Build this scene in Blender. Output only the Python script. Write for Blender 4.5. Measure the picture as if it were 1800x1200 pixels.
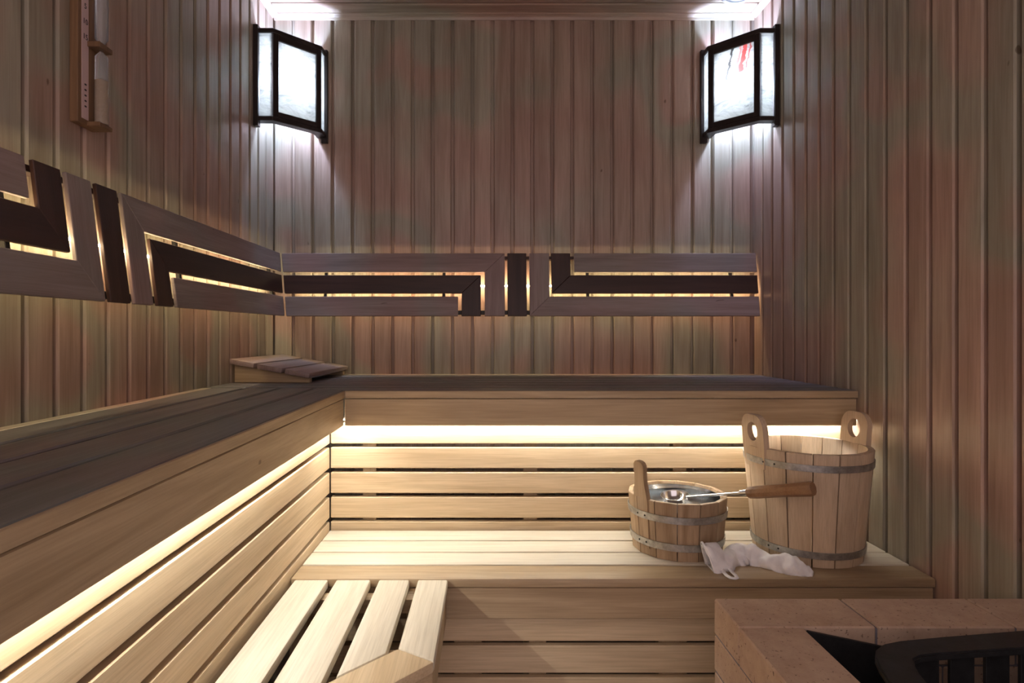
import bpy, bmesh, math, random
from mathutils import Vector, Matrix
random.seed(7)
sc = bpy.context.scene
for o in list(bpy.data.objects): bpy.data.objects.remove(o)
C = sc.collection
# All sizes below are in units of 2.3 mm (U metres): x right, y away from the camera, z up from the floor.
U = 0.0023
ZC = 450.0            # camera height
DB = 1050.0           # face of the back wall
XL, XR = -378.0, 465.0  # faces of the side walls
ZT = ZC + 557         # ceiling
YF = -160.0           # open front of the cabin

# ------------------------------------------------------------------ camera, ambience, exposure
cam = bpy.data.cameras.new('camera'); cam.sensor_width = 36; cam.lens = 21.0
cam.shift_x = 40/1800; cam.shift_y = -16/1800; cam.clip_start = 0.02
co = bpy.data.objects.new('camera', cam); C.objects.link(co)
co.location = (0, 0, ZC*U); co.rotation_euler = (math.pi/2, 0, 0); sc.camera = co
w = bpy.data.worlds.new('ambience'); sc.world = w; w.use_nodes = True
w.node_tree.nodes['Background'].inputs[0].default_value = (1.0, 0.80, 0.79, 1)
w.node_tree.nodes['Background'].inputs[1].default_value = 1.08
sc.view_settings.view_transform = 'Standard'; sc.view_settings.look = 'None'
sc.view_settings.gamma = 1; sc.view_settings.use_curve_mapping = False
sc.view_settings.exposure = 0.2
sc.cycles.use_denoising = True
LED_BENCH = ((1.0, 0.96, 0.87), 70)
LED_BACK = ((1.0, 0.77, 0.46), 58)
BULB = ((0.52, 0.65, 1.0), 960)

# ------------------------------------------------------------------ materials
def nt(name):
    m = bpy.data.materials.new(name); m.use_nodes = True
    t = m.node_tree; return m, t.nodes, t.links, t.nodes['Principled BSDF']
def ramp(N, stops):
    r = N.new('ShaderNodeValToRGB'); e = r.color_ramp.elements
    while len(e) < len(stops): e.new(0.5)
    for q, (p, c) in zip(e, stops): q.position = p; q.color = (*c, 1)
    return r
def mixc(N, L, a, b, f, mode='MIX'):
    m = N.new('ShaderNodeMix'); m.data_type = 'RGBA'; m.blend_type = mode
    for s, v in ((m.inputs[0], f), (m.inputs[6], a), (m.inputs[7], b)):
        if hasattr(v, 'links') or hasattr(v, 'is_linked'): L.new(v, s)
        elif isinstance(v, (int, float)): s.default_value = v
        else: s.default_value = (*v, 1)
    return m.outputs[2]
_w = {}
def wood(kind, axis):
    key = (kind, axis)
    if key in _w: return _w[key]
    light, dark, rough, var, patch = WOODS[kind]
    m, N, L, B = nt('%s_grain_%s' % (kind, axis))
    tc = N.new('ShaderNodeTexCoord'); oi = N.new('ShaderNodeObjectInfo')
    mul = N.new('ShaderNodeVectorMath'); mul.operation = 'SCALE'; mul.inputs[0].default_value = (37.0, 23.0, 51.0)
    L.new(oi.outputs['Random'], mul.inputs['Scale'])
    add = N.new('ShaderNodeVectorMath'); add.operation = 'ADD'
    L.new(tc.outputs['Object'], add.inputs[0]); L.new(mul.outputs[0], add.inputs[1])
    def noise(along, cross, detail, dist):
        mp = N.new('ShaderNodeMapping'); s = [cross]*3; s['xyz'.index(axis)] = along
        mp.inputs['Scale'].default_value = s; L.new(add.outputs[0], mp.inputs['Vector'])
        n = N.new('ShaderNodeTexNoise'); n.inputs['Scale'].default_value = 1
        n.inputs['Detail'].default_value = detail; n.inputs['Distortion'].default_value = dist
        n.inputs['Roughness'].default_value = 0.6
        L.new(mp.outputs[0], n.inputs['Vector']); return n
    big = noise(1.6, 22, 3, 0.9); fine = noise(7, 260, 4, 0.2)
    r1 = ramp(N, [(0.28, dark), (0.62, light)]); L.new(big.outputs['Fac'], r1.inputs[0])
    r2 = ramp(N, [(0.25, (0.72, 0.70, 0.67)), (0.6, (1, 1, 1))]); L.new(fine.outputs['Fac'], r2.inputs[0])
    col = mixc(N, L, r1.outputs[0], r2.outputs[0], 0.75, 'MULTIPLY')
    # small pin knots
    pin = noise(16, 34, 1, 0.0); r3 = ramp(N, [(0.80, (1, 1, 1)), (0.83, (0.3, 0.22, 0.17))]); L.new(pin.outputs['Fac'], r3.inputs[0])
    col = mixc(N, L, col, r3.outputs[0], 0.8, 'MULTIPLY')
    if patch:   # grey-green and rose tint of mixed cool and warm light, painted across boards
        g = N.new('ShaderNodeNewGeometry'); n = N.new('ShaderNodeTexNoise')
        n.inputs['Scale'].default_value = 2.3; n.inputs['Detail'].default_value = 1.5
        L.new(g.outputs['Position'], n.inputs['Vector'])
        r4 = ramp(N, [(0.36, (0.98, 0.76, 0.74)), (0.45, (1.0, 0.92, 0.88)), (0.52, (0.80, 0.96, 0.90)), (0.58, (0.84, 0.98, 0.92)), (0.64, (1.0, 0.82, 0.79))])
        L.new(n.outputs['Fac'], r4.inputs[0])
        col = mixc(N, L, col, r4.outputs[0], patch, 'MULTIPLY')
    hs = N.new('ShaderNodeHueSaturation')
    mr = N.new('ShaderNodeMapRange'); mr.inputs['To Min'].default_value = 1-var; mr.inputs['To Max'].default_value = 1+var
    L.new(oi.outputs['Random'], mr.inputs['Value']); L.new(mr.outputs[0], hs.inputs['Value'])
    L.new(col, hs.inputs['Color']); L.new(hs.outputs[0], B.inputs['Base Color'])
    B.inputs['Roughness'].default_value = rough; B.inputs['Specular IOR Level'].default_value = 0.45
    bp = N.new('ShaderNodeBump'); bp.inputs['Strength'].default_value = 0.12; bp.inputs['Distance'].default_value = 0.002
    L.new(fine.outputs['Fac'], bp.inputs['Height']); L.new(bp.outputs[0], B.inputs['Normal'])
    _w[key] = m; return m
WOODS = {   # light tone, dark tone, roughness, variation between boards, painted light tint
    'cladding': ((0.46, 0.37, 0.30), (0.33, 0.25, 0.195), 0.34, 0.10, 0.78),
    'aspen':    ((0.66, 0.52, 0.345), (0.52, 0.385, 0.235), 0.55, 0.07, 0.0),
    'seat':     ((0.72, 0.66, 0.54), (0.63, 0.56, 0.44), 0.5, 0.05, 0.0),
    'fascia':   ((0.46, 0.345, 0.215), (0.32, 0.225, 0.13), 0.5, 0.06, 0.0),
    'greyed':   ((0.18, 0.163, 0.162), (0.10, 0.088, 0.088), 0.45, 0.18, 0.6),
    'rest':     ((0.34, 0.265, 0.25), (0.235, 0.175, 0.165), 0.42, 0.08, 0.5),
    'walnut':   ((0.060, 0.028, 0.021), (0.028, 0.012, 0.009), 0.42, 0.1, 0.0),
    'black':    ((0.035, 0.024, 0.022), (0.018, 0.012, 0.011), 0.4, 0.1, 0.0),
    'oak':      ((0.46, 0.33, 0.21), (0.27, 0.17, 0.09), 0.5, 0.16, 0.0),
    'stave':    ((0.60, 0.46, 0.32), (0.49, 0.36, 0.235), 0.5, 0.12, 0.0),
    'handle':   ((0.34, 0.19, 0.095), (0.22, 0.11, 0.05), 0.45, 0.05, 0.0),
    'timer':    ((0.25, 0.14, 0.07), (0.15, 0.08, 0.04), 0.5, 0.05, 0.0),
}
def plain(name, col, rough=0.5, metal=0.0, **kw):
    m, N, L, B = nt(name)
    B.inputs['Base Color'].default_value = (*col, 1); B.inputs['Roughness'].default_value = rough; B.inputs['Metallic'].default_value = metal
    for k, v in kw.items(): B.inputs[k].default_value = v
    return m
def speck(name, c1, c2, scale, rough, metal=0.0, bump=0.0, pits=None):
    m, N, L, B = nt(name)
    tc = N.new('ShaderNodeTexCoord'); oi = N.new('ShaderNodeObjectInfo')
    add = N.new('ShaderNodeVectorMath'); add.operation = 'ADD'; L.new(tc.outputs['Object'], add.inputs[0]); L.new(oi.outputs['Random'], add.inputs[1])
    n = N.new('ShaderNodeTexNoise'); n.inputs['Scale'].default_value = scale; n.inputs['Detail'].default_value = 6; n.inputs['Roughness'].default_value = 0.7
    L.new(add.outputs[0], n.inputs['Vector'])
    r = ramp(N, [(0.3, c1), (0.68, c2)]); L.new(n.outputs['Fac'], r.inputs[0]); col = r.outputs[0]
    if pits:
        n2 = N.new('ShaderNodeTexNoise'); n2.inputs['Scale'].default_value = pits; n2.inputs['Detail'].default_value = 2; L.new(add.outputs[0], n2.inputs['Vector'])
        r2 = ramp(N, [(0.26, (0.25, 0.2, 0.2)), (0.36, (1, 1, 1))]); L.new(n2.outputs['Fac'], r2.inputs[0])
        col = mixc(N, L, col, r2.outputs[0], 0.9, 'MULTIPLY')
    L.new(col, B.inputs['Base Color']); B.inputs['Roughness'].default_value = rough; B.inputs['Metallic'].default_value = metal
    if bump:
        b = N.new('ShaderNodeBump'); b.inputs['Strength'].default_value = bump; b.inputs['Distance'].default_value = 0.002
        L.new(n.outputs['Fac'], b.inputs['Height']); L.new(b.outputs[0], B.inputs['Normal'])
    return m
def glow(name, col, k):
    m, N, L, B = nt(name)
    B.inputs['Base Color'].default_value = (*col, 1); B.inputs['Emission Color'].default_value = (*col, 1); B.inputs['Emission Strength'].default_value = k
    return m
M_brick = speck('fireclay_brick', (0.43, 0.30, 0.215), (0.55, 0.405, 0.30), 26, 0.85, bump=0.5, pits=170)
M_mortar = speck('grey_mortar', (0.14, 0.13, 0.15), (0.24, 0.22, 0.24), 60, 0.9, bump=0.4)
M_iron = speck('black_cast_iron', (0.012, 0.012, 0.013), (0.03, 0.03, 0.032), 30, 0.55, 0.3, bump=0.3)
M_floor = speck('grey_floor_tile', (0.16, 0.13, 0.11), (0.22, 0.18, 0.15), 8, 0.6)
M_zinc = speck('galvanised_steel', (0.28, 0.27, 0.25), (0.58, 0.57, 0.54), 55, 0.42, 0.85)
M_steel = plain('polished_steel', (0.68, 0.69, 0.70), 0.16, 1.0)
M_clip = plain('dark_metal_clip', (0.03, 0.028, 0.026), 0.5, 0.4)
M_alu = plain('aluminium_profile', (0.6, 0.6, 0.6), 0.4, 0.8)
M_led_bench = glow('bench_light_strip', *LED_BENCH)
M_led_back = glow('backrest_light_strip', *LED_BACK)
M_bulb = glow('lamp_bulb', *BULB)
M_vent = plain('grey_vent_plastic', (0.36, 0.37, 0.36), 0.5)
M_paper = plain('timer_scale_paper', (0.62, 0.45, 0.44), 0.6)
M_ink = plain('timer_ink', (0.04, 0.03, 0.03), 0.6)
M_sand = speck('timer_sand', (0.42, 0.27, 0.12), (0.52, 0.35, 0.17), 200, 0.9)
M_tube = plain('timer_glass', (0.9, 0.92, 0.95), 0.08, 0.0, **{'Transmission Weight': 0.85, 'IOR': 1.3})
M_water = plain('ladle_water', (0.9, 0.95, 0.95), 0.03, 0.0, **{'Transmission Weight': 0.9, 'IOR': 1.33})
def cloth_mat():
    m, N, L, B = nt('white_mesh_fabric')
    tc = N.new('ShaderNodeTexCoord'); n = N.new('ShaderNodeTexNoise'); n.inputs['Scale'].default_value = 45; n.inputs['Detail'].default_value = 5
    L.new(tc.outputs['Object'], n.inputs['Vector'])
    r = ramp(N, [(0.3, (0.80, 0.79, 0.81)), (0.65, (0.93, 0.92, 0.93))]); L.new(n.outputs['Fac'], r.inputs[0]); L.new(r.outputs[0], B.inputs['Base Color'])
    B.inputs['Roughness'].default_value = 0.75; B.inputs['Subsurface Weight'].default_value = 0.15; B.inputs['Subsurface Radius'].default_value = (0.01, 0.01, 0.01)
    b = N.new('ShaderNodeBump'); b.inputs['Strength'].default_value = 0.4; b.inputs['Distance'].default_value = 0.004
    L.new(n.outputs['Fac'], b.inputs['Height']); L.new(b.outputs[0], B.inputs['Normal']); return m
M_cloth = cloth_mat()
def glass_mat(name, streaks):
    m, N, L, B = nt(name); N.remove(B); out = N['Material Output']
    tc = N.new('ShaderNodeTexCoord')
    mp = N.new('ShaderNodeMapping'); mp.inputs['Scale'].default_value = (1.0, 1.0, 2.2); mp.inputs['Rotation'].default_value = (0, 0.2, 0); L.new(tc.outputs['Object'], mp.inputs['Vector'])
    n = N.new('ShaderNodeTexNoise'); n.inputs['Scale'].default_value = 14; n.inputs['Detail'].default_value = 9; n.inputs['Roughness'].default_value = 0.72; n.inputs['Distortion'].default_value = 1.2
    L.new(mp.outputs[0], n.inputs['Vector'])
    r = ramp(N, [(0.30, (0.36, 0.36, 0.38)), (0.46, (0.72, 0.72, 0.74)), (0.62, (0.95, 0.95, 0.96))]); L.new(n.outputs['Fac'], r.inputs[0]); col = r.outputs[0]
    if streaks:   # red and black slanted strokes across the upper part of the pane
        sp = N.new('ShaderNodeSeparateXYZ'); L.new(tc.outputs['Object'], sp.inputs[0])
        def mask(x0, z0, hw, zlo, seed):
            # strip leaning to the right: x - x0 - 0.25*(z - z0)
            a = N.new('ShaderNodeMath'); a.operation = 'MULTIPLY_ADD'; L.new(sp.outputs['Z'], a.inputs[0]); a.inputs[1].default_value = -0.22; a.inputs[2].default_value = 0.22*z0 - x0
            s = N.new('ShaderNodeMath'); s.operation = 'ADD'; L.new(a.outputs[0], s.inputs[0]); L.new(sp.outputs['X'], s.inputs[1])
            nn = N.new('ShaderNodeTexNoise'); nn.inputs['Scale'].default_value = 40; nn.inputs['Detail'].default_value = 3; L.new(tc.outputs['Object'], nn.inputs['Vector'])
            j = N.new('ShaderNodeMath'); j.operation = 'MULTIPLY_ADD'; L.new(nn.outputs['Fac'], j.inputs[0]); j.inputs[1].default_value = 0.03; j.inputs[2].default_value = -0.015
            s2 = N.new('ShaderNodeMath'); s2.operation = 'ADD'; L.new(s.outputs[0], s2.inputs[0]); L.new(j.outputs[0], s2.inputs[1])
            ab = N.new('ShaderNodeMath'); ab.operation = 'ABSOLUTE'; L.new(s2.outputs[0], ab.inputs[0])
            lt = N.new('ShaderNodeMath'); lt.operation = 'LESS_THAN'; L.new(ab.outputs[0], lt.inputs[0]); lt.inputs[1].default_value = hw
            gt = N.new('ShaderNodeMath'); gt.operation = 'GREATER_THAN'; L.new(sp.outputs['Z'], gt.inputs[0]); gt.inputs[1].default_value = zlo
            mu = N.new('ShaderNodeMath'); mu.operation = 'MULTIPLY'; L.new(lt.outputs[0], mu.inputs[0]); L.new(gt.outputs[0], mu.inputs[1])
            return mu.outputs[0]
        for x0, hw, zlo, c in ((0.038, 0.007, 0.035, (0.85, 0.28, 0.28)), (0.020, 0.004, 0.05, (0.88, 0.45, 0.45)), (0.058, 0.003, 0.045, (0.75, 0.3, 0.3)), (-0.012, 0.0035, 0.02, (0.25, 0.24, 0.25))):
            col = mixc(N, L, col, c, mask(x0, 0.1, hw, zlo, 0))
    tr = N.new('ShaderNodeBsdfTranslucent'); L.new(mixc(N, L, col, (0.36, 0.35, 0.30), 1.0, 'MULTIPLY'), tr.inputs[0])
    em = N.new('ShaderNodeEmission'); L.new(col, em.inputs[0]); em.inputs[1].default_value = 0.04
    gl = N.new('ShaderNodeBsdfGlossy'); gl.inputs['Roughness'].default_value = 0.15; gl.inputs[0].default_value = (0.8, 0.8, 0.8, 1)
    mx = N.new('ShaderNodeMixShader'); mx.inputs[0].default_value = 0.05; L.new(tr.outputs[0], mx.inputs[1]); L.new(gl.outputs[0], mx.inputs[2])
    ad = N.new('ShaderNodeAddShader'); L.new(mx.outputs[0], ad.inputs[0]); L.new(em.outputs[0], ad.inputs[1])
    L.new(ad.outputs[0], out.inputs['Surface']); return m
M_pane = glass_mat('marbled_lamp_glass', False)
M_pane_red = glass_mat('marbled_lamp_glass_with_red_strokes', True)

# ------------------------------------------------------------------ helpers
def link(name, me, parent=None, loc=(0, 0, 0), rot=(0, 0, 0)):
    o = bpy.data.objects.new(name, me); C.objects.link(o)
    o.parent = parent; o.location = Vector(loc)*U; o.rotation_euler = rot
    return o
def tag(o, label=None, cat=None, group=None, kind=None):
    for k, v in (('label', label), ('category', cat), ('group', group), ('kind', kind)):
        if v: o[k] = v
    return o
def thing(name, loc, label, cat, group=None, rot=(0, 0, 0)):
    return tag(link(name, None, None, loc, rot), label, cat, group)
def pl(parent):   # parent's base point in units (things are never scaled)
    return Vector((0, 0, 0)) if parent is None else Vector(parent.location)/U + pl(parent.parent)
def to_mesh(bm, name, mat, smooth=None):
    bmesh.ops.recalc_face_normals(bm, faces=bm.faces)
    bmesh.ops.scale(bm, vec=(U, U, U), verts=bm.verts)
    me = bpy.data.meshes.new(name); bm.to_mesh(me); bm.free()
    if mat: me.materials.append(mat)
    if smooth is not None:
        me.polygons.foreach_set('use_smooth', [True]*len(me.polygons))
        try: me.set_sharp_from_angle(angle=math.radians(smooth))
        except Exception: pass
    return me
_box = {}
def box_mesh(name, dims, mat, bev, seg):
    key = (tuple(round(d, 2) for d in dims), mat.name, bev, seg)
    if key not in _box:
        bm = bmesh.new(); bmesh.ops.create_cube(bm, size=1); bmesh.ops.scale(bm, vec=dims, verts=bm.verts)
        if bev: bmesh.ops.bevel(bm, geom=bm.edges[:], offset=min(bev, min(dims)*0.45), segments=seg, affect='EDGES', profile=0.5)
        _box[key] = to_mesh(bm, name, mat, 40 if seg > 1 else None)
    return _box[key]
def box(name, mat, parent, x, y, z, bev=0.7, seg=1):
    """axis-aligned bevelled box between world coordinates x=(x0,x1), y, z; parent unrotated"""
    me = box_mesh(name, (x[1]-x[0], y[1]-y[0], z[1]-z[0]), mat, bev, seg)
    c = Vector(((x[0]+x[1])/2, (y[0]+y[1])/2, (z[0]+z[1])/2))
    return link(name, me, parent, c - pl(parent))
def lbox(name, mat, parent, c, dims, rot=(0, 0, 0), bev=0.7, seg=1):
    """box in the parent's own frame"""
    return link(name, box_mesh(name, dims, mat, bev, seg), parent, c, rot)
def prism(name, mat, parent, pts, lo, hi, axis='z', bev=0.7, seg=1, local=False):
    """polygon extruded along an axis; axis z: pts are (x,y); axis y: pts are (x,z)"""
    c = Vector((sum(p[0] for p in pts)/len(pts), sum(p[1] for p in pts)/len(pts))); m = (lo+hi)/2
    bm = bmesh.new()
    def P(p, h): return (p[0]-c.x, p[1]-c.y, h-m) if axis == 'z' else (p[0]-c.x, h-m, p[1]-c.y)
    a = [bm.verts.new(P(p, lo)) for p in pts]; b = [bm.verts.new(P(p, hi)) for p in pts]
    bm.faces.new(a); bm.faces.new(b[::-1]); n = len(pts)
    for i in range(n): bm.faces.new((a[i], a[(i+1) % n], b[(i+1) % n], b[i]))
    bmesh.ops.recalc_face_normals(bm, faces=bm.faces)
    if bev:
        E = [e for e in bm.edges if e.calc_face_angle(0) > 0.5]
        bmesh.ops.bevel(bm, geom=E, offset=bev, segments=seg, affect='EDGES', profile=0.5)
    me = to_mesh(bm, name, mat, 40 if seg > 1 else None)
    loc = Vector((c.x, c.y, m)) if axis == 'z' else Vector((c.x, m, c.y))
    return link(name, me, parent, loc if local else loc - pl(parent))
def lathe(name, mat, parent, prof, loc, n=48, rot=(0, 0, 0), smooth=35, closed=False):
    bm = bmesh.new(); rings = []
    for r, z in prof:
        rings.append([bm.verts.new((0, 0, z))] if r < 1e-6 else [bm.verts.new((r*math.cos(2*math.pi*i/n), r*math.sin(2*math.pi*i/n), z)) for i in range(n)])
    pairs = list(zip(rings, rings[1:])) + ([(rings[-1], rings[0])] if closed else [])
    for A, B in pairs:
        for i in range(n):
            q = [A[i % len(A)], A[(i+1) % len(A)], B[(i+1) % len(B)], B[i % len(B)]]
            q = list(dict.fromkeys(q))
            if len(q) > 2: bm.faces.new(q)
    return link(name, to_mesh(bm, name, mat, smooth), parent, loc, rot)
def tube(name, mat, parent, path, rad, loc=(0, 0, 0), n=10, smooth=50, flat=1.0, cap=True):
    """tube along a path, rad a number or one per point"""
    bm = bmesh.new(); P = [Vector(p) for p in path]; rings = []
    up = Vector((0, 0, 1))
    for i, p in enumerate(P):
        t = (P[min(i+1, len(P)-1)] - P[max(i-1, 0)]).normalized()
        a = t.cross(up); a = a.normalized() if a.length > 1e-4 else Vector((1, 0, 0)); b = a.cross(t)
        r = rad[i] if isinstance(rad, (list, tuple)) else rad
        rings.append([bm.verts.new(p + a*r*math.cos(2*math.pi*k/n) + b*r*flat*math.sin(2*math.pi*k/n)) for k in range(n)])
    for A, B in zip(rings, rings[1:]):
        for k in range(n): bm.faces.new((A[k], A[(k+1) % n], B[(k+1) % n], B[k]))
    if cap: bm.faces.new(rings[0]); bm.faces.new(rings[-1])
    return link(name, to_mesh(bm, name, mat, smooth), parent, loc)

# ------------------------------------------------------------------ the room
fl = box('floor', M_floor, None, (XL-20, XR+20), (YF, DB+20), (-12, 0), 0); tag(fl, kind='structure')
PITCH = 35.1
PROF = [(0, 7), (0, 2.0), (2.0, 0), (28.6, 0), (30.2, 1.6), (30.2, 7), (35.1, 7), (35.1, 9), (0, 9)]
def board_mesh(name, L, mat, axes):
    """tongue-and-groove board; axes = (across, into the wall, along) as unit vectors"""
    a, d, l = [Vector(v) for v in axes]; bm = bmesh.new()
    A = [bm.verts.new(a*(x-17.55) + d*y - l*L/2) for x, y in PROF]; B = [bm.verts.new(a*(x-17.55) + d*y + l*L/2) for x, y in PROF]
    bm.faces.new(A); bm.faces.new(B[::-1]); n = len(PROF)
    for i in range(n): bm.faces.new((A[i], A[(i+1) % n], B[(i+1) % n], B[i]))
    return to_mesh(bm, name, mat)
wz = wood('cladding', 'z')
def clad(wall, me, starts):
    for p in starts: link('board', me, wall, Vector(p) - pl(wall))
H = ZT
wb = tag(box('wall_back', wz, None, (XL-20, XR+20), (DB+9.1, DB+20), (0, H), 0), kind='structure')
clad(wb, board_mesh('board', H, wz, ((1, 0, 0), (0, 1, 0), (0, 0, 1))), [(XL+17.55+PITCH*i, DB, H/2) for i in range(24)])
NB = int((DB-YF)/PITCH)
wl = tag(box('wall_left', wz, None, (XL-20, XL-9.1), (YF, DB+9), (0, H), 0), kind='structure')
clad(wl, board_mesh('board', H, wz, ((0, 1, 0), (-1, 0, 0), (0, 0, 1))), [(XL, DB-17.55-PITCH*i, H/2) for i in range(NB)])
wr = tag(box('wall_right', wz, None, (XR+9.1, XR+20), (YF, DB+9), (0, H), 0), kind='structure')
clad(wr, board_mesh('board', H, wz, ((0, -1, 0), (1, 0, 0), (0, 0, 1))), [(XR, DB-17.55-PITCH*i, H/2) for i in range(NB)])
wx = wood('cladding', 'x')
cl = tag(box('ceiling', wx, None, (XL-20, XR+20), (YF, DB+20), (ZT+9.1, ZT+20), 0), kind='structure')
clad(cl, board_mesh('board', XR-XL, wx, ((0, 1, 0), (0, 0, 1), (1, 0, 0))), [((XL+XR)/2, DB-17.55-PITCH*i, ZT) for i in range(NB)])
def trim(name, axis, lo, hi, corner, dx):
    # moulding with a stepped, rounded face in the angle between wall and ceiling
    pr = [(0, 0), (9, 0), (9, -1.5), (7.5, -2.2), (5.0, -3.4), (3.2, -5.2), (2.2, -7.6), (1.6, -9), (0, -9)]
    bm = bmesh.new()
    def P(p, h): return (h, corner[0]+dx*p[0], corner[1]+p[1]) if axis == 'x' else (corner[0]+dx*p[0], h, corner[1]+p[1])
    A = [bm.verts.new(P(p, lo)) for p in pr]; B = [bm.verts.new(P(p, hi)) for p in pr]; bm.faces.new(A); bm.faces.new(B[::-1])
    for i in range(len(pr)): j = (i+1) % len(pr); bm.faces.new((A[i], A[j], B[j], B[i]))
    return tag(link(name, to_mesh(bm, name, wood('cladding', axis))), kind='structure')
trim('trim_1', 'x', XL, XR, (DB, ZT), -1)
trim('trim_2', 'y', YF, DB-9, (XL, ZT), 1)
trim('trim_3', 'y', YF, DB-9, (XR, ZT), -1)

# ------------------------------------------------------------------ benches
ZU = ZC - 73      # upper seat
ZL = ZC - 255.5   # lower seat
TH = 9.25         # slat thickness
YU = 749.0        # front edge of the upper back bench
YR = 775.5        # its slatted riser
XU = -181.0       # front edge of the upper left bench
XRI = -207.0      # its riser
YLF = 619.5       # front edge of the lower bench
YLR = 641.0       # its riser
gx, gy = wood('greyed', 'x'), wood('greyed', 'y')
fx, fy, fz = wood('fascia', 'x'), wood('fascia', 'y'), wood('fascia', 'z')
ax, ay, az = wood('aspen', 'x'), wood('aspen', 'y'), wood('aspen', 'z')
sx, sy = wood('seat', 'x'), wood('seat', 'y')
RIS = [ZC-z for z in (144.5, 176.3, 208.7, 240.8, 272.5)]   # lower edges of the riser slats
def riser_z(k): return (RIS[k], RIS[k]+27.2)

# upper bench along the back wall
ub = thing('sauna_bench', (140, 900, 0), 'upper bench running along the back wall under its backrest', 'bench')
box('wall_strip', wood('cladding', 'x'), ub, (XL+1, XR-1), (DB-14, DB-1), (ZU-TH, ZU))
pt = (DB-14-YU)/7
for i in range(6):
    y1 = DB-14-pt*i; box('slat', gx, ub, (XL+2, XR-2), (y1-pt+0.5, y1-5.5), (ZU-TH, ZU), 1.2)
y1 = DB-14-pt*6
prism('slat', gx, ub, [(XU-(y1-YU)+1, y1-4), (XR-2, y1-4), (XR-2, YU+2.5), (XU-0.5, YU+2.5)], ZU-TH, ZU, 'z', 1.0)
box('nosing', fx, ub, (XU, XR-2), (YU, YU+2.4), (ZU-TH, ZU-0.4), 0.5)
box('fascia', fx, ub, (XU-1, XR-3), (YU+2, YU+9), (ZC-117.4, ZU-TH-1.2), 0.9)
for k in range(5): box('riser_slat', ax, ub, (XRI+1, XR-2), (YR, YR+8), riser_z(k), 1.0)
for x in (-157, 54, 250, 440): box('post', fz, ub, (x-9, x+9), (YR+8.2, YR+24), (2, ZU-TH-0.3), 0.5)
for x in (-157, 54, 250, 440): box('bearer', fy, ub, (x-9, x+9), (YU+9.2, DB-4), (ZU-TH-16, ZU-TH-0.2), 0.5) if False else None
box('light_profile', M_alu, ub, (XU-6, XR-4), (YU+9.1, YU+24), (ZC-110.5, ZC-108), 0)
tag(box('light_strip', M_led_bench, ub, (XU-14, XR-6), (YU+16, YU+20), (ZC-112.5, ZC-110.6), 0), 'warm white light strip')

# upper bench along the left wall
lb = thing('sauna_bench', (-280, 420, 0), 'upper bench running along the left wall towards the camera', 'bench')
Y0 = 40
box('wall_strip', wood('cladding', 'y'), lb, (XL+1, XL+13.5), (Y0, y1-5), (ZU-TH, ZU))
pw = (XU-(XL+14))/4
for i in range(3):
    x0 = XL+14+pw*i; box('slat', gy, lb, (x0+0.5, x0+pw-5), (Y0, y1-5), (ZU-TH, ZU), 1.2)
x0 = XL+14+pw*3
prism('slat', gy, lb, [(x0+0.5, Y0), (XU-2.5, Y0), (XU-2.5, YU+1), (XU-(y1-YU)-0.5, y1-5), (x0+0.5, y1-5)], ZU-TH, ZU, 'z', 1.0)
box('nosing', fy, lb, (XU-2.4, XU), (Y0, YU-0.1), (ZU-TH, ZU-0.4), 0.5)
box('fascia', fy, lb, (XU-9, XU-2), (Y0, YU+1.5), (ZC-117.4, ZU-TH-1.2), 0.9)
for k in range(5): box('riser_slat', ay, lb, (XRI-8, XRI), (Y0, YR-0.5), riser_z(k), 1.0)
for y in (150, 330, 520, 700): box('post', fz, lb, (XRI-24, XRI-8.2), (y-9, y+9), (2, ZU-TH-0.3), 0.5)
box('light_profile', M_alu, lb, (XU-24, XU-9.1), (Y0, YU), (ZC-110.5, ZC-108), 0)
tag(box('light_strip', M_led_bench, lb, (XU-20, XU-16), (Y0+5, YU+8), (ZC-112.5, ZC-110.6), 0), 'warm white light strip')

# lower bench along the back
lo = thing('sauna_bench', (130, 690, 0), 'lower bench in front of the back riser carrying both buckets', 'bench')
pl4 = (YR-1-YLF)/4
for i in range(4):
    ya = YLF+pl4*i; box('slat', sx if i else fx, lo, (XRI+1, XR-2), (ya, ya+pl4-3.2), (ZL-TH, ZL), 1.3, 2)
box('fascia', fx, lo, (XRI+1, XR-3), (YLF+1.5, YLF+8.5), (ZC-298, ZL-TH-1), 0.9)
for k in range(5):
    zt = ZC-302-k*34.2; box('riser_slat', ax, lo, (XRI+1, XR-2), (YLR, YLR+8), (zt-29.5, zt), 1.0)
for a, b in ((-172, -150), (-38, -8), (43, 62), (184, 215), (330, 355)):
    box('post', fz, lo, (a, b), (YLR+8.2, YLR+22), (2, ZL-TH-0.3), 0.5)

# lower seat in front, along the left riser, with its corner cut off
ls = thing('sauna_bench', (-125, 470, 0), 'low seat of four wide slats with a cut-off corner below left bench', 'bench')
YB = YLF-1.5
def diag(x, off=0): return 464 + (x+43)*1.06 + off*1.45   # front edge of the seat and lines parallel to it
edges = [(-201, -166.5), (-158, -122.5), (-114, -82.5), (-73.8, -43)]
for i, (a, b) in enumerate(edges):
    if i < 3: pts = [(a, YB), (b, YB), (b, diag(b, 37.5)), (a, diag(a, 37.5))]
    else: pts = [(a, YB), (b, YB), (b, 464.5), (a, diag(a, 36)+0.8)]
    prism('slat', sy if i < 3 else wood('oak', 'y') if False else sy, ls, pts, ZL-TH, ZL, 'z', 1.8, 2)
prism('end_board', wood('aspen', 'y'), ls, [(-43, 464), (-74.2, diag(-74.2, 36)), (-201, diag(-201, 36)), (-201, diag(-201))], ZL-TH, ZL, 'z', 1.5, 2)
box('side_fascia', fy, ls, (-51.5, -44.5), (468, YB), (ZC-298, ZL-TH-1), 0.9)
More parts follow.
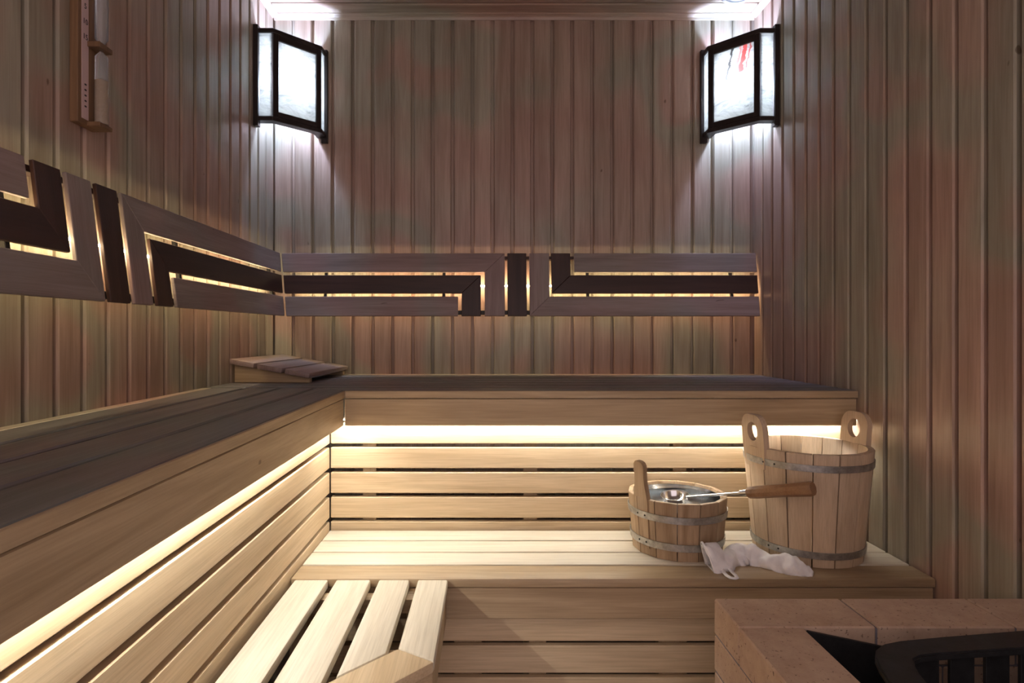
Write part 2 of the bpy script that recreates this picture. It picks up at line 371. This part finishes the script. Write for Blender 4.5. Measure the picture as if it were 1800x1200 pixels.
prism('end_fascia', fy, ls, [(-44.5, 467), (-51.5, 467), (-199, diag(-199, 8)), (-199, diag(-199, 2))], ZC-298, ZL-TH-1, 'z', 0.8)
for k in range(5):
    zt = ZC-302-k*34.2
    box('riser_slat', ay, ls, (-66, -58), (482, YLR-2), (zt-29.5, zt), 1.0)
    prism('riser_slat', ay, ls, [(-58, 480), (-66, 482), (-199, diag(-199, 26)), (-199, diag(-199, 20))], zt-29.5, zt, 'z', 0.8)
for y in (470, 600): pass
for x, y in ((-80, 492), (-80, 612), (-195, 380), (-195, 612)): box('post', fz, ls, (x-4, x+10), (y-7, y+7), (2, ZL-TH-0.2), 0.5)
for y in (600,): box('crossbar', fx, ls, (-200, -52), (y-8, y+8), (ZL-TH-14, ZL-TH-0.2), 0.5)

# ------------------------------------------------------------------ backrests
def backrest(loc, rz, tilt, aL, aR, mirror, label, clips):
    t = thing('backrest_panel', loc, label, 'backrest', rot=(-tilt, 0, rz))
    T = 4.0 if mirror else 5.5
    wide = {-21: -22.4, -16.4: -15.2, 16.5: 15.3, 21.4: 22.7, 55.7: 54.4, 59.5: 61, -55.6: -54.4, -62.2: -63.4, -94.8: -93.6, 92.4: 91.2, -101: -102.2, 98.7: 99.9}
    def adj(a):   # the upright slots of the left panel are wider
        for k_, v_ in wide.items():
            if mirror and abs(a-k_) < 0.2: return v_ + (a-k_)
        return a
    def piece(pts, kind, ax_):
        p = [((-adj(a) if mirror else a), b) for a, b in pts]
        return prism('board', wood(kind, ax_), t, p, 0, T, 'y', 0.6, 1, True)
    L = lambda b: aL[0] + (aL[1]-aL[0])*b/110
    R = lambda b: aR
    e = 0.04
    piece([(L(110), 110), (-21-e, 110), (-55.6-e, 76.6), (L(76.6), 76.6)], 'rest', 'x')
    piece([(-21, 110-e), (-21, 0), (-55.6, 0), (-55.6, 76.6-e)], 'rest', 'z')
    piece([(L(71), 71), (-62.2-e, 71), (-94.8-e, 39.3), (L(39.3), 39.3)], 'walnut', 'x')
    piece([(-62.2, 71-e), (-62.2, 0), (-94.8, 0), (-94.8, 39.3-e)], 'walnut', 'z')
    piece([(L(33.6), 33.6), (-101, 33.6), (-101, 0), (L(0), 0)], 'rest', 'x')
    piece([(-16.4, 110), (16.5, 110), (16.5, 0), (-16.4, 0)], 'walnut', 'z')
    piece([(21.4, 110), (55.7, 110), (55.7, 33.6+e), (21.4, 0+e)], 'rest', 'z')
    piece([(21.4+e, 0), (55.7+e, 33.6), (R(33.6), 33.6), (R(0), 0)], 'rest', 'x')
    piece([(59.5, 110), (92.4, 110), (92.4, 71+e), (59.5, 39.3+e)], 'walnut', 'z')
    piece([(59.5+e, 39.3), (92.4+e, 71), (R(71), 71), (R(39.3), 39.3)], 'walnut', 'x')
    piece([(98.7, 110), (R(110), 110), (R(76.6), 76.6), (98.7, 76.6)], 'rest', 'x')
    s = -1 if mirror else 1
    for a in clips: lbox('bracket', M_clip, t, (a*s, T+2.6, 55), (5, 4.6, 100), bev=0.4)
    lbox('bracket', M_clip, t, (0, T+2.4, 7), (230, 4.2, 7), bev=0.4)
    b0, b1 = aL[1]+12, aR-4
    lbox('top_batten', wood('walnut', 'x'), t, ((b0+b1)/2*s, T+4.4, 103), (b1-b0, 8.2, 6), bev=0.4)
    a0, a1 = aL[0]+12, aR-8
    tag(lbox('light_strip', M_led_back, t, ((a0+a1)/2*s, T+7.5, 55), (a1-a0, 2.2, 2.2), bev=0), 'warm light strip behind the boards')
    return t
zb = ZC+28.2
backrest((47.7, DB-34, zb), 0, math.atan(17/109), (-347.5-47.7+2, -361-47.7+2), 461-47.7, False,
         'backrest of light and dark boards on back wall above upper bench', (-330, -126, 122, 370))
backrest((-347.5, 564.4, zb), math.pi/2, math.atan(14/109), (-(1015-564.4), -(1032-564.4)), 468, True,
         'backrest of light and dark boards along the left wall', (-420, -126, 122, 400))

# ------------------------------------------------------------------ corner lamps
bk = wood('black', 'z'); bkx = wood('black', 'x')
def sconce(mx, label, pane):
    cx = XL if mx > 0 else XR
    z0, z1 = ZC+340, ZC+488
    t = thing('corner_lamp', (cx+mx*46, DB-46, z0), label, 'lamp', 'corner wall lamps')
    W = lambda a, b: (cx + mx*a, DB - b)
    def P(name, mat, pts, lo_, hi_, bev=0.7): return prism(name, mat, t, [W(*p) for p in pts], lo_, hi_, 'z', bev)
    ring = [(1, 93), (31, 93), (93, 31), (93, 1), (76, 1), (76, 26), (26, 76), (1, 76)]
    P('top_plate', bkx, ring, z1-7, z1); P('bottom_plate', bkx, ring, z0, z0+7)
    def bar(name, mat, a, b, da, db, lo_, hi_, bev=0.6):   # bar parallel to the glass face
        c = W(a, b); o = link(name, box_mesh(name, (da, db, hi_-lo_), mat, bev, 1), t, Vector((c[0], c[1], (lo_+hi_)/2)) - pl(t), (0, 0, mx*math.pi/4)); return o
    # face line runs from (30,91) to (91,30)
    bar('post', bk, 32.5, 86.5, 9, 7, z0+7, z1-7); bar('post', bk, 86.5, 32.5, 9, 7, z0+7, z1-7)
    bar('rail', bkx, 59.5, 59.5, 68, 6, z1-17, z1-7.2); bar('rail', bkx, 59.5, 59.5, 68, 6, z0+7.2, z0+16)
    bar('glass_pane', pane, 58.6, 58.6, 68, 1.4, z0+15, z1-16, 0)
    def side(a0, a1, b0, b1):
        x0, y0 = W(a0, b0); x1, y1_ = W(a1, b1)
        tag(box('side_pane', M_pane, t, (min(x0, x1), max(x0, x1)), (min(y0, y1_), max(y0, y1_)), (z0+7.2, z1-7.2), 0))
    side(8.5, 28, 89, 90.2); side(89, 90.2, 8.5, 28)
    def batten(a0, a1, b0, b1):
        x0, y0 = W(a0, b0); x1, y1_ = W(a1, b1)
        box('wall_batten', bk, t, (min(x0, x1), max(x0, x1)), (min(y0, y1_), max(y0, y1_)), (z0-9, z1+5), 0.6)
    batten(0.2, 8, 84, 95.5); batten(84, 95.5, 0.2, 8)
    c = W(38, 38); zm = (z0+z1)/2-2
    bm = bmesh.new(); bmesh.ops.create_icosphere(bm, subdivisions=2, radius=12)
    link('bulb', to_mesh(bm, 'bulb', M_bulb, 180), t, Vector((c[0], c[1], zm)) - pl(t))
    lathe('lamp_holder', M_vent, t, [(0, 0), (7, 0), (7, 16), (0, 16)], Vector((c[0], c[1], zm-26)) - pl(t), 16)
    d = W(20, 20); tube('holder_arm', M_vent, t, [(d[0]-mx*19, d[1]+19, zm-24), (c[0], c[1], zm-24)], 2.5, -pl(t), 8)
    return t
sconce(1, 'dark framed corner lamp with plain marbled glass in the left corner', M_pane)
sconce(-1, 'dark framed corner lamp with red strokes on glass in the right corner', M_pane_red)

# ------------------------------------------------------------------ round ceiling vent
v = thing('ceiling_vent', (410, 979, ZT), 'round grey vent disc on the ceiling above the right lamp', 'vent')
lathe('vent_ring', M_vent, v, [(29, -0.1), (29, -3.5), (26.5, -5.5), (22, -5), (21, -1.5), (21, -0.1)], (0, 0, 0), 40)
lathe('vent_disc', M_vent, v, [(0, -7), (15, -6.4), (17, -5), (17, -3.5), (5, -3), (4, -0.1), (0, -0.1)], (0, 0, 0), 40)

# ------------------------------------------------------------------ sand timer on the left wall
def sand_timer():
    y0, y1 = 537-0.0, 568.0      # along the wall
    zb_, zt_ = ZC+190, ZC+338
    t = thing('sand_timer', (XL, (y0+y1)/2, zb_), 'wooden sand timer with glass tubes hanging on the left wall', 'timer')
    tw = wood('timer', 'z'); ym = (y0+y1)/2
    box('back_board', tw, t, (XL+0.2, XL+8), (y0, y1), (zb_, zt_), 0.6)
    box('scale', M_paper, t, (XL+8, XL+8.4), (y0+5, y0+14), (zb_+5, zt_-5), 0)
    for z, h in ((zb_, 4), ((zb_+zt_)/2-1, 5), (zt_-4, 4)):
        box('tube_bracket', tw, t, (XL+8.1, XL+20), (y0+12, y1), (z, z+h), 0.5)
    zm = (zb_+zt_)/2+1.5; yc = y1-8; xc = XL+14.5
    def tb(name, mat, prof, smooth=40): return lathe(name, mat, t, prof, Vector((xc, yc, 0)) - Vector((pl(t).x, pl(t).y, pl(t).z)), 20, smooth=smooth)
    tb('glass_tube', M_tube, [(0, zm), (1.2, zm), (1.5, zm+3), (5.6, zm+9), (5.8, zt_-4.2), (0, zt_-4.2)])
    tb('glass_tube', M_tube, [(0, zb_+4.2), (5.8, zb_+4.2), (5.6, zm-8), (1.5, zm-3), (1.2, zm), (0, zm)])
    tb('sand', M_sand, [(0, zb_+4.6), (5.3, zb_+4.6), (5.3, zb_+45), (0, zb_+47)])
    for txt, z in (('5', ZC+296), ('10', ZC+282), ('15', ZC+268)):
        cu = bpy.data.curves.new('digits', 'FONT'); cu.body = txt; cu.size = 7*U; cu.align_x = 'CENTER'; cu.extrude = 0.0002
        tmp = bpy.data.objects.new('tmp', cu); C.objects.link(tmp); bpy.context.view_layer.update()
        me = bpy.data.meshes.new_from_object(tmp.evaluated_get(bpy.context.evaluated_depsgraph_get())); bpy.data.objects.remove(tmp)
        me.materials.clear(); me.materials.append(M_ink)
        link('digits', me, t, Vector((XL+8.6, y0+9.5, z)) - pl(t), (math.pi/2, 0, math.pi/2))
    for z in (ZC+206, ZC+211, ZC+216, ZC+221, ZC+226): box('scale_mark', M_ink, t, (XL+8.4, XL+8.7), (y0+8.5, y0+11), (z, z+1.4), 0)
sand_timer()

# ------------------------------------------------------------------ sloping headrest on the upper bench
hr = thing('headrest', (-311, 952, ZU), 'small sloping wooden headrest of three slats in bench corner', 'headrest', rot=(0, 0, -0.06))
rx, ry = wood('rest', 'x'), wood('rest', 'y')
for y in (-79, 79):
    prism('side_panel', fx, hr, [(-56, 0), (56, 0), (56, 7.0), (-56, 26.5)], y-5, y+5, 'y', 0.6, 1, True)
box_t = math.atan(19.5/112)
for i, x in enumerate((-41.5, 0, 41.5)):
    lbox('slat', ry, hr, (x*math.cos(box_t), 0, 16.75+4.3 - x*math.sin(box_t)), (37.0, 186, 7.5), (0, box_t, 0), 1.4, 2)
lbox('crossbar', fy, hr, (-52.4, 0, 12), (7, 147.6, 22), bev=0.5)

# ------------------------------------------------------------------ buckets
def stave_mesh(rb, rt, h, n, th, mat, gap=0.5, arc=3, seed=0):
    bm = bmesh.new(); dA = 2*math.pi/n
    def ring(r, z, ri):
        g = gap/r; out = [(r*math.cos(-dA/2+g+(dA-2*g)*i/arc), r*math.sin(-dA/2+g+(dA-2*g)*i/arc), z) for i in range(arc+1)]
        inn = [(ri*math.cos(-dA/2+g*0.6+(dA-1.2*g)*i/arc), ri*math.sin(-dA/2+g*0.6+(dA-1.2*g)*i/arc), z) for i in range(arc, -1, -1)]
        return [bm.verts.new(p) for p in out+inn]
    A = ring(rb, 0, rb-th); B = ring(rt-0.6, h, rt-th+0.6); A2 = ring(rt-0.02, h-0.9, rt-th)
    m = len(A)
    for P_, Q in ((A, A2), (A2, B)):
        for i in range(m): j = (i+1) % m; bm.faces.new((P_[i], P_[j], Q[j], Q[i]))
    bm.faces.new(A); bm.faces.new(B[::-1])
    return to_mesh(bm, 'stave', mat, 30)
def hoop(t, rb, rt, h, z0, z1, lab=None):
    R = lambda z: rb + (rt-rb)*z/h + 0.25
    o = lathe('hoop', M_zinc, t, [(R(z0), z0), (R(z0)+1.1, z0), (R(z1)+1.1, z1), (R(z1), z1)], (0, 0, 0), 64, closed=True)
    for a in (3.55, 3.75):
        r = R((z0+z1)/2)+1.0
        bm = bmesh.new(); bmesh.ops.create_icosphere(bm, subdivisions=1, radius=1.2)
        rv = link('rivet', to_mesh(bm, 'rivet', M_clip, 180), o, (r*math.cos(a), r*math.sin(a), (z0+z1)/2))
    return o

# large bucket
bb = thing('wooden_bucket', (373, 703, ZL), 'tall pale stave bucket with two eared handles by right wall', 'bucket')
RB, RT, HB, NSB = 58.0, 68.5, 124.0, 16
sm = stave_mesh(RB, RT, HB, NSB, 7.5, wood('stave', 'z'), 0.75)
for i in range(NSB):
    a = 2*math.pi*(i+0.5)/NSB
    link('stave', sm, bb, (0, 0, 0.3), (0, 0, a))
lathe('bottom_board', wood('stave', 'x'), bb, [(0, 5), (50, 5), (50.8, 13), (0, 13)], (0, 0, 0), 40)
hoop(bb, RB, RT, HB, 10, 17.5); hoop(bb, RB, RT, HB, 105.5, 113)
def ear(side):
    # two-board handle with a rounded top and a round hole; local frame: y along the rim, z up, x outward
    w_, th, z0, z1, hz, hr_ = 20.5, 6.6, 100.0, 161.0, 141.5, 9.6
    outer = [(-w_+3, z0), (w_-3, z0), (w_, HB), (w_, z1-16)] + [(w_-14+14*math.cos(a), z1-16+16*math.sin(a)) for a in [math.pi/2*k/6 for k in range(1, 7)]]
    outer += [(-w_+14-14*math.sin(a), z1-16+16*math.cos(a)) for a in [math.pi/2*k/6 for k in range(0, 6)]] + [(-w_, z1-16), (-w_, HB)]
    n = 40; bm = bmesh.new()
    import bisect
    # resample the outline by angle around the hole centre
    def hit(ang):
        d = Vector((math.cos(ang), math.sin(ang))); best = None
        for i in range(len(outer)):
            p = Vector(outer[i]) - Vector((0, hz)); q = Vector(outer[(i+1) % len(outer)]) - Vector((0, hz)); e = q-p
            den = d.x*e.y - d.y*e.x
            if abs(den) < 1e-9: continue
            tt = (p.x*e.y - p.y*e.x)/den; uu = (p.x*d.y - p.y*d.x)/den
            if tt > 0 and -1e-6 <= uu <= 1+1e-6 and (best is None or tt < best): best = tt
        return d*best + Vector((0, hz))
    angs = sorted(set([round(2*math.pi*i/n, 5) for i in range(n)] + [round(math.atan2(p[1]-hz, p[0]) % (2*math.pi), 5) for p in outer]))
    F = []
    for x in (-th/2, th/2):
        F.append(([bm.verts.new((x, *hit(a))) for a in angs], [bm.verts.new((x, hr_*math.cos(a), hz + hr_*1.15*math.sin(a))) for a in angs]))
    m = len(angs)
    for i in range(m):
        j = (i+1) % m
        bm.faces.new((F[0][0][i], F[0][0][j], F[0][1][j], F[0][1][i])); bm.faces.new((F[1][0][i], F[1][1][i], F[1][1][j], F[1][0][j]))
        bm.faces.new((F[0][0][i], F[1][0][i], F[1][0][j], F[0][0][j])); bm.faces.new((F[0][1][i], F[0][1][j], F[1][1][j], F[1][1][i]))
    E = [e for e in bm.edges if len(e.link_faces) == 2 and e.calc_face_angle(0) > 1.0]
    bmesh.ops.bevel(bm, geom=E, offset=0.7, segments=1, affect='EDGES')
    a = math.pi + 0.16 if side < 0 else 0.16
    tl = math.atan((RT-RB)/HB)
    r = RB + (RT-RB)*HB/HB - 3.9
    o = link('ear_handle', to_mesh(bm, 'ear_handle', wood('stave', 'z'), 30), bb, (0, 0, 0))
    o.matrix_local = Matrix.Rotation(a, 4, 'Z') @ Matrix.Translation(Vector((r, 0, HB))*U) @ Matrix.Rotation(tl, 4, 'Y') @ Matrix.Translation(Vector((0, 0, -HB))*U)
    return o
ear(-1); ear(1)

# small bucket with a steel liner
sb = thing('wooden_bucket', (224, 714, ZL), 'short weathered stave bucket with steel liner and one upright handle', 'bucket')
rb_, rt_, hb_, ns_ = 51.5, 57.0, 65.0, 14
sm2 = stave_mesh(rb_, rt_, hb_, ns_, 5.5, wood('oak', 'z'), 0.5, 1)
for i in range(ns_): link('stave', sm2, sb, (0, 0, 0.3), (0, 0, 2*math.pi*(i+0.35)/ns_))
hoop(sb, rb_, rt_, hb_, 12, 20); hoop(sb, rb_, rt_, hb_, 43, 50.8)
lathe('steel_liner', M_steel, sb, [(49.2, 62.5), (48.6, 62.5), (47.0, 30), (43, 16), (36, 12), (0, 11), (0, 10), (37, 11), (44, 15), (47.6, 30), (49.2, 61)], (0, 0, 0), 64, smooth=60)
def paddle():
    a = 3.60; hw = [(8, 11.6), (40, 12.2), (62, 12.6), (72, 11.5), (82, 9.2), (92, 8.8), (100, 9.4), (104, 9.0), (107, 6.5), (108.2, 3)]
    bm = bmesh.new(); th = 5.6
    pts = [(-w_, z) for z, w_ in hw] + [(w_, z) for z, w_ in hw[::-1]]
    A = [bm.verts.new((-th/2, y, z)) for y, z in pts]; B = [bm.verts.new((th/2, y, z)) for y, z in pts]
    n = len(pts); bm.faces.new(A); bm.faces.new(B[::-1])
    for i in range(n): j = (i+1) % n; bm.faces.new((A[i], A[j], B[j], B[i]))
    bmesh.ops.recalc_face_normals(bm, faces=bm.faces)
    E = [e for e in bm.edges if e.calc_face_angle(0) > 1.0]; bmesh.ops.bevel(bm, geom=E, offset=1.0, segments=2, affect='EDGES')
    o = link('upright_handle', to_mesh(bm, 'upright_handle', wood('oak', 'z'), 35), sb)
    tl = math.atan((rt_-rb_)/hb_)
    o.matrix_local = Matrix.Rotation(a, 4, 'Z') @ Matrix.Translation(Vector((rb_-3.6, 0, 0))*U) @ Matrix.Rotation(tl*0.9, 4, 'Y')
paddle()

# ladle resting in the small bucket
E1 = Vector((332, 612, ZC-160)); S1 = Vector((273, 686, ZC-185.6)); dv = (E1-S1).normalized()
H0 = S1 + dv*26          # where the wooden handle starts
ld = thing('ladle', S1 - dv*60, 'steel ladle with brown wooden handle resting on small bucket rim', 'ladle')
b0 = -pl(ld)
n_ = 8; e2 = E1
tube('handle', wood('handle', 'x'), ld, [H0, H0+dv*2, H0+dv*10, H0+(e2-H0)*0.55, e2-dv*2, e2], [5.4, 6.4, 7.0, 6.8, 7.8, 6.9], b0, 10, 30)
tube('ferrule', M_steel, ld, [H0-dv*9, H0-dv*8.5, H0-dv*1, H0+dv*1], [2.4, 3.6, 3.9, 3.9], b0, 14)
tip = S1 - dv*54
tube('rod', M_steel, ld, [tip, S1, H0-dv*4], [1.5, 1.6, 1.8], b0, 10)
bc = S1 - dv*70 + Vector((-1, 0, -1))
lathe('bowl', M_steel, ld, [(17, 4), (16.4, 4), (14.5, -3), (9, -8), (0, -9.5), (0, -8.7), (8.5, -7.3), (13.8, -2.6), (15.8, 3.4)], bc + b0, 36, rot=(0.12, -0.1, 0), smooth=60)

# ------------------------------------------------------------------ white filter bag with a loop
def bag():
    t = thing('filter_bag', (290, 648, ZL), 'limp white fabric bag with plastic loop lying before the buckets', 'bag')
    S = [  # x, y, half width, height
        (239, 646, 12, 27), (243, 646, 12.5, 25), (250, 650, 12.5, 20.5), (258, 655.5, 12.5, 15), (267, 664.5, 13, 12.5), (276, 669.5, 14, 15.5), (285, 671, 14.5, 18), (294, 667, 13, 16.5),
        (302, 659, 11, 11.5), (310, 651, 11.5, 12.5), (318, 644.5, 12.5, 15), (325, 639, 12.5, 15.5), (331, 634.5, 10.5, 12), (336, 631, 7, 7.5), (340, 628, 3.2, 4)]
    # refine
    R = []
    for i in range(len(S)-1):
        for k in range(4):
            f = k/4; f2 = f*f*(3-2*f); R.append([S[i][c]+(S[i+1][c]-S[i][c])*(f if c < 2 else f2) for c in range(4)])
    R.append(list(S[-1]))
    bm = bmesh.new(); n = 30; rings = []
    for i, (x, y, hw, h) in enumerate(R):
        p, q = R[max(i-1, 0)], R[min(i+1, len(R)-1)]; tx, ty = q[0]-p[0], q[1]-p[1]; l = math.hypot(tx, ty); nx, ny = -ty/l, tx/l
        ring = []
        for k in range(n):
            a = 2*math.pi*k/n; c, s_ = math.cos(a), math.sin(a)
            z = h*max(0.0, s_)**0.8*(1-0.22*c*c) if s_ > 0 else 0.0
            wob = 0.09*math.sin(3*a+i*0.55)+0.06*math.sin(5*a-i*0.9)+0.05*math.sin(i*0.8+2*a)
            off = hw*c*(1+wob*0.9)
            z = z*(1+wob*1.1) + (0.5 if s_ > 0 else 0.15)
            if s_ <= 0: off *= (1.02 + 0.10*math.sin(i*0.7)) if abs(c) > 0.8 else 1
            lean = -0.25*z if i < 12 else 0
            ring.append(bm.verts.new((x-290+nx*off+(-0.35*z if i < 6 else 0), y-648+ny*off+lean*0.3, z)))
        rings.append(ring)
    for A, B in zip(rings, rings[1:]):
        for k in range(n): bm.faces.new((A[k], A[(k+1) % n], B[(k+1) % n], B[k]))
    bm.faces.new(rings[-1])
    o = link('pouch', to_mesh(bm, 'pouch', M_cloth, 180), t)
    sl = o.modifiers.new('thickness', 'SOLIDIFY'); sl.thickness = 0.0012; sl.offset = -1
    P = [Vector(v) for v in ((250, 652, 7), (249, 642, 3.5), (248, 631, 1.8), (248, 624, 1.6), (249.5, 618, 1.7), (253, 615.8, 1.8), (256.5, 618, 1.7), (257.5, 624, 1.6), (257, 631, 1.8), (256.5, 642, 3.5), (256, 654, 7))]
    Q = []
    for i in range(len(P)-1):
        for k in range(3): Q.append(P[i].lerp(P[i+1], k/3))
    Q.append(P[-1])
    tube('loop', M_cloth, t, [p - Vector((290, 648, 0)) for p in Q], 2.1, (0, 0, 0), 8, flat=0.62)
    # stiff hem round the mouth
    mouth = []
    for k in range(0, 16):
        a = math.pi*k/15; mouth.append(Vector((239-290-0.35*27*math.sin(a)*0.9, 646-648+12.9*math.cos(a), 0.8+27.5*math.sin(a)**0.9)))
    tube('hem', M_cloth, t, mouth, 1.1, (0, 0, 0), 8)
bag()

# ------------------------------------------------------------------ brick stove surround and iron heater
SX, SY, SZ = 194.0, 518.0, 220.0
BLn, BW, BP = 109.0, 52.0, SZ/7
st = thing('stove_surround', (300, 400, 0), 'low wall of tan bricks around the iron heater at bottom right', 'stove')
def brick(x, y, k):
    z1 = SZ-k*BP; j = 0.8
    jit = lambda: random.uniform(-0.35, 0.35)
    o = box('brick', M_brick, st, (x[0]+j, x[1]-j), (y[0]+j, y[1]-j), (z1-BP+1.4, z1), 1.1)
    o.location += Vector((jit(), jit(), 0))*U
YN = SY - BW - 2*BLn       # near end of the left row
for k in range(7):
    if k % 2 == 0:
        for i in range(2): brick((SX+BLn*i, SX+BLn*(i+1)), (SY-BW, SY), k)
        brick((SX+2*BLn, XR-2), (SY-BW, SY), k)
        for i in range(2): brick((SX, SX+BW), (SY-BW-BLn*(i+1), SY-BW-BLn*i), k)
        brick((SX, SX+BLn), (YN-BW, YN), k); brick((SX+BLn, SX+2*BLn), (YN-BW, YN), k); brick((SX+2*BLn, XR-2), (YN-BW, YN), k)
    else:
        for i in range(2): brick((SX, SX+BW), (SY-BLn*(i+1), SY-BLn*i), k)
        brick((SX, SX+BW), (YN-BW, SY-2*BLn), k)
        for i in range(1): brick((SX+BW, SX+BW+BLn), (SY-BW, SY), k)
        brick((SX+BW+BLn, XR-2), (SY-BW, SY), k)
        brick((SX+BW, SX+BW+BLn), (YN-BW, YN), k); brick((SX+BW+BLn, XR-2), (YN-BW, YN), k)
# mortar core: one ring, a little behind the brick faces
r_ = 1.7
def mring(): 
    for x, y in (((SX+r_, XR-3), (SY-BW+r_, SY-r_)), ((SX+r_, SX+BW-r_), (YN+0.2, SY-BW-0.2)), ((SX+r_, XR-3), (YN-BW+r_, YN-r_))):
        box('mortar', M_mortar, st, x, y, (0.2, SZ-1.6), 0)
mring()
ht = thing('sauna_heater', (350, 350, 0), 'black iron heater with rounded open rim inside the brick surround', 'stove')
out = [(256, 262), (250, 300), (249, 345), (253, 375), (259, 397), (264, 409), (271, 419), (281, 426.5), (296, 431), (330, 436.5), (398, 446), (436, 449), (446, 444), (450, 434), (452, 300), (446, 262), (436, 256), (266, 256)]
inn = [(282, 282), (277, 310), (274, 345), (277, 374), (281, 390), (284.5, 399), (289, 406), (297, 410.5), (309, 412.8), (335, 416), (396, 422.5), (420, 424), (427, 420), (429, 412), (430, 305), (427, 284), (420, 279), (290, 279)]
def ringmesh(name, outer, inner, z0, z1, mat, parent, bev=1.2):
    bm = bmesh.new(); n = len(outer); px = pl(parent)
    V = {}
    for q, pts in (('o', outer), ('i', inner)):
        for h in (z0, z1): V[q, h] = [bm.verts.new((p[0]-px.x, p[1]-px.y, h)) for p in pts]
    for i in range(n):
        j = (i+1) % n
        bm.faces.new((V['o', z1][i], V['o', z1][j], V['i', z1][j], V['i', z1][i])); bm.faces.new((V['o', z0][i], V['i', z0][i], V['i', z0][j], V['o', z0][j]))
        bm.faces.new((V['o', z0][i], V['o', z0][j], V['o', z1][j], V['o', z1][i])); bm.faces.new((V['i', z0][i], V['i', z1][i], V['i', z1][j], V['i', z0][j]))
    bmesh.ops.recalc_face_normals(bm, faces=bm.faces)
    E = [e for e in bm.edges if e.calc_face_angle(0) > 1.0]; bmesh.ops.bevel(bm, geom=E, offset=bev, segments=2, affect='EDGES')
    return link(name, to_mesh(bm, name, mat, 40), parent)
ringmesh('rim', out, inn, SZ+2.5, SZ+8, M_iron, ht)
mid = lambda f: [(a[0]+(b[0]-a[0])*f, a[1]+(b[1]-a[1])*f) for a, b in zip(out, inn)]
ringmesh('lower_band', mid(0.45), mid(0.75), 150, 172, M_iron, ht, 0.6)
M_ = mid(0.6); tot = sum((Vector(M_[i])-Vector(M_[(i+1) % len(M_)])).length for i in range(len(M_))); nb = 22; acc = 0; step = tot/nb; nxt = 0
for i in range(len(M_)):
    p, q = Vector(M_[i]), Vector(M_[(i+1) % len(M_)]); l = (q-p).length
    while nxt < acc + l:
        c = p.lerp(q, (nxt-acc)/l); a = math.atan2(q.y-p.y, q.x-p.x)
        lbox('bar', M_iron, ht, Vector((c.x, c.y, (172+SZ+2.5)/2)) - pl(ht), (19, 3, SZ+2.5-172), (0, 0, a), 0.4); nxt += step
    acc += l
prism('shade_plate', M_iron, ht, [(247, SZ-1.5), (312, SZ-15), (312, 120), (247, 120)], SY-BW-3.2, SY-BW-0.6, 'y', 0.3)  # added black plate standing in for the shade on the inner brick face
box('firebox', M_iron, ht, (290, 420), (285, 405), (0.2, 165), 3, 2)
box('grate_plate', M_iron, ht, (283, 424), (283, 408), (165.1, 169), 0.8)
